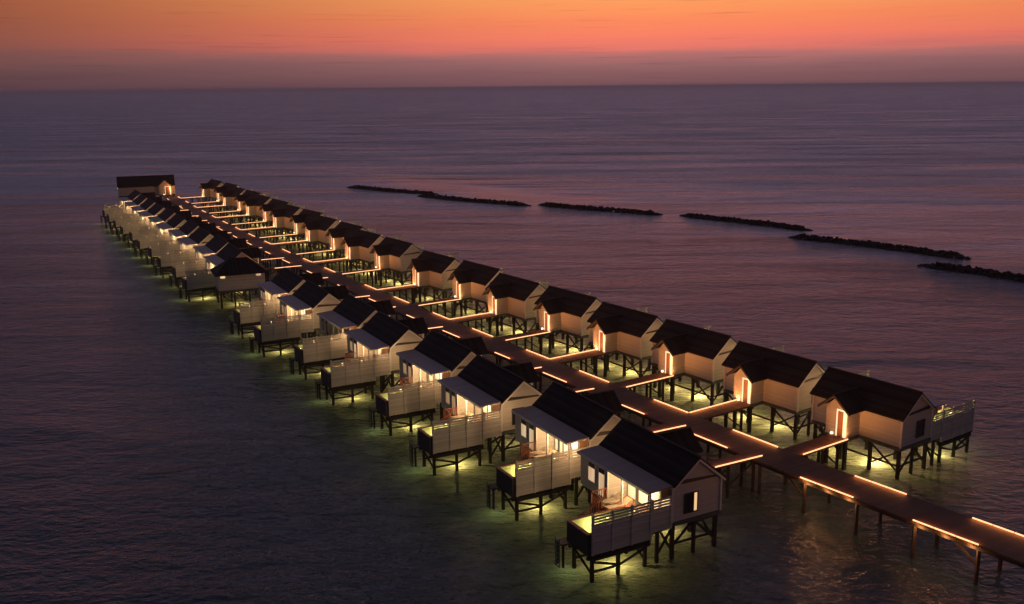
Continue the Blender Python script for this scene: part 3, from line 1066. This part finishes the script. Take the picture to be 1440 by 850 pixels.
def gangway(o_, yaw, s, u0, u1, pd, near):
    off = 0.0 if s > 0 else WALK
    v0, P0 = meet(o_, yaw, s, u0, off)
    v1, P1 = meet(o_, yaw, s, u1, off)
    A, D = world(o_, yaw, s, u0, -pd - .06), world(o_, yaw, s, u1, -pd - .06)
    b = WB()
    slab(b, [P0, A, D, P1], ZD - .16, ZD - .004)
    g = b.build('gangway', M['gangway'], jetty)
    ln = (A - P0).length
    k = 3 if near else 2
    for i in range(k):
        f = (i + .35) / k
        for (S, E_, sh) in ((P0, A, .14), (P1, D, -.14)):
            c_ = S.lerp(E_, f)
            if near:
                WB().box(c_.x - .1, c_.x + .1, c_.y - .1, c_.y + .1, SEABED, ZD - .165).build('post', M['post'], g)
        if near and i:
            c0, c1 = P1.lerp(D, (i - .65) / k), P1.lerp(D, f)
            WB().beam((c0.x, c0.y, ZD - .3), (c1.x, c1.y, .9), .1).build('brace', M['post'], g)
    if not near:
        b = WB()
        for i in range(3):
            for (S, E_) in ((P0, A), (P1, D)):
                c_ = S.lerp(E_, (i + .35) / 3)
                b.box(c_.x - .1, c_.x + .1, c_.y - .1, c_.y + .1, SEABED, ZD - .165)
        b.build('stilts', M['post'], g)
    return P0, A, D, P1


for i, p in enumerate(right_pos):
    P0, A, D, P1 = gangway(p, RY, 1, -1.15, .62, 1.65, i < 8)
    if i % 2 == 0:                                   # light on the near edge, then one along the walk beyond
        strip(P1 + (D - P1).normalized() * .25, D, (P0 + A) / 2)
        e0, e1 = edge(P0.y + .35, .06)[0], edge(P0.y + 4.4, .06)[0]
        strip(e0, e1, edge((e0.y + e1.y) / 2, WALK / 2)[0])
    else:
        strip(P0, A, (P1 + D) / 2)
        e0, e1 = edge(P0.y + .02, .06)[0], edge(P0.y + 3.8, .06)[0]
        strip(e0, e1, edge((e0.y + e1.y) / 2, WALK / 2)[0])
for y0, y1 in ((66.5, 63.1), (59.3, 54.8), (51.5, 47.5)):
    strip(edge(y0, .06)[0], edge(y1, .06)[0], edge(y0, WALK / 2)[0])
for i, p in enumerate(left_pos):
    odd = i % 2 == 0
    u0, u1 = (-2.9, -1.7) if odd else (-1.3, .12)
    P0, A, D, P1 = gangway(p, LY, -1, u0, u1, 1.65, i < 8)
    if odd:
        strip(P1, P1.lerp(D, .62), P0)
        e0, e1 = edge(p[1] + (0.0 if i == 0 else .2), WALK - .06)[0], edge(p[1] + (3.6 if i == 0 else 2.8), WALK - .06)[0]
        strip(e0, e1, edge((e0.y + e1.y) / 2, WALK / 2)[0])
    else:
        strip(P1, P1.lerp(D, .62), P0)
        strip(edge(P1.y, WALK - .06)[0], edge(P1.y - 3.4, WALK - .06)[0], edge(P1.y, WALK / 2)[0])
for y0, y1 in ((61.05, 57.43), (53.5, 49.8), (140.8, 138.2)):
    strip(edge(y0, WALK - .06)[0], edge(y1, WALK - .06)[0], edge(y0, WALK / 2)[0])
# gangway of the pavilion
pp = world((pv.location.x, pv.location.y), LY, -1, 1.2, 0)
P0, A, D, P1 = gangway((pp.x, pp.y), LY, -1, .0, 1.6, -1.2, False)
strip(P1, P1.lerp(D, .8))
# lights added under the near walk's lip to stand in for strip reflections
for y0, y1 in ((68.2, 64.7), (61.0, 57.5), (53.4, 50)):
    for f in (.1, .5, .9):
        p = edge(y0 + (y1 - y0) * f, WALK + .05)[0]
        lamp('added_underdeck_glow', jetty, (p.x, p.y, 2.35), 60, (1, .38, .12), .2)
p = edge(68.6, 1.2)[0]
lamp('added_underdeck_glow', jetty, (p.x, p.y, 1.9), 55, (1, .42, .14), .2)
# head of the boardwalk at the end house
p = edge(261, WALK)[0]
strip(edge(258.5, .06)[0], edge(261.5, .06)[0], edge(258.5, WALK / 2)[0])
strip(edge(255, WALK - .06)[0], edge(258, WALK - .06)[0], edge(255, WALK / 2)[0])


# ---------------------------------------------------------------- rubble breakwaters
def breakwater(p, q_, label, seed, h=.95, w=3.8):
    rnd = random.Random(seed)
    bm = bmesh.new()
    p, q_ = Vector(p), Vector(q_)
    d = q_ - p
    ln = d.length
    d.normalize()
    nrm = Vector((-d.y, d.x))
    cnt = int(ln * 20)
    for k in range(cnt):
        f = rnd.random() * ln
        c_ = rnd.uniform(-1, 1)
        taper = min(1, (f + .6) / 3.5, (ln - f + .6) / 3.5)
        wob = math.sin(f * .16 + seed) * .5
        z = max(-.2, (1 - abs(c_) ** 1.6) * h * taper * rnd.uniform(.72, 1.12) - .35)
        r_ = rnd.uniform(.24, .50)
        pos = p + d * f + nrm * (c_ * w / 2 * (.4 + .6 * taper) + wob)
        g = bmesh.ops.create_icosphere(bm, subdivisions=1, radius=r_)
        rot = Matrix.Rotation(rnd.random() * 6.28, 3, Vector((rnd.random() - .5, rnd.random() - .5, rnd.random() - .5)).normalized())
        scl = Vector((rnd.uniform(.8, 1.4), rnd.uniform(.7, 1.2), rnd.uniform(.6, .95)))
        for v in g['verts']:
            v.co = rot @ Vector(v.co[i] * scl[i] * rnd.uniform(.82, 1.15) for i in range(3)) + Vector((pos.x, pos.y, z))
    me = bpy.data.meshes.new('breakwater')
    bm.to_mesh(me)
    bm.free()
    me.materials.append(M['stone'])
    o = bpy.data.objects.new('breakwater', me)
    C.objects.link(o)
    tag(o, label, 'breakwater', 'rubble breakwaters off the villas')


breakwater((-51.9, 308.9), (-22, 285.4), 'farthest low rubble breakwater, touching the next one end to end', 1)
breakwater((-26.9, 281.6), (4.2, 255.4), 'low rubble breakwater overlapping the farthest one, end exposed beside the first open gap', 2)
breakwater((7.4, 258.3), (36, 234.2), 'lone rubble breakwater with open water gaps at both its ends', 3)
breakwater((41.4, 233.8), (64.2, 206.2), 'dark rubble breakwater tapering to a point at the second gap, ragged end behind its neighbour', 4)
breakwater((57.7, 198.5), (82, 170.8), 'long rubble breakwater lying between two staggered overlapping ones', 5)
breakwater((70.7, 165.0), (97, 129), 'nearest rubble breakwater, running out of the picture on the right', 6)


# ---------------------------------------------------------------- terrace furniture of the nearest villas
def lounger():
    root = thing('sun_lounger')
    B = lambda: MB(-1)
    B().box(0, .68, 0, 1.9, .22, .30).build('frame', M['rail'], root)
    b = B().box(.03, .65, .62, 1.88, .302, .42)
    b.hexa([(.03, .0, .62), (.65, .0, .62), (.65, .6, .304), (.03, .6, .304), (.03, .06, .74), (.65, .06, .74), (.65, .62, .42), (.03, .62, .42)])
    b.build('cushion', M['cushion'], root)
    for u in (.04, .58):
        for v in (.1, 1.7):
            B().box(u, u + .06, v, v + .06, 0, .219).build('leg', M['rail'], root)
    return root


lg = lounger()
names_ = ['nearest villa terrace', 'second pool villa terrace', 'third pool villa terrace', 'fourth pool villa terrace', 'fifth pool villa terrace']
first = True
for i in range(5):
    for k, (u, side) in enumerate(((-.3, 'beside the railing'), (.62, 'beside the plunge pool'))):
        o_ = lg if first else copy_tree(lg)
        first = False
        w_ = world(left_pos[i], LY, -1, u, 5.05)
        o_.location = (w_.x, w_.y, ZF)
        o_.rotation_euler = (0, 0, LY)
        tag(o_, 'cream lounger %s, %s' % (side, names_[i]), 'lounger', 'loungers on the terraces')

# ---------------------------------------------------------------- evening haze over the sea
HAZE = True
if HAZE:
    b = WB().box(-40000, 40000, -3000, 70000, SEABED - 1, 34)
    m = bpy.data.materials.new('sea_haze')
    m.use_nodes = True
    t = m.node_tree
    t.nodes.clear()
    pvn = N(t, 'ShaderNodeVolumePrincipled')
    pvn.inputs['Color'].default_value = (.94, .86, .86, 1)
    pvn.inputs['Anisotropy'].default_value = .45
    pvn.inputs['Density'].default_value = .00016
    mo = N(t, 'ShaderNodeOutputMaterial')
    t.links.new(pvn.outputs[0], mo.inputs['Volume'])
    hz = b.build('haze', m)
    tag(hz, kind='stuff')
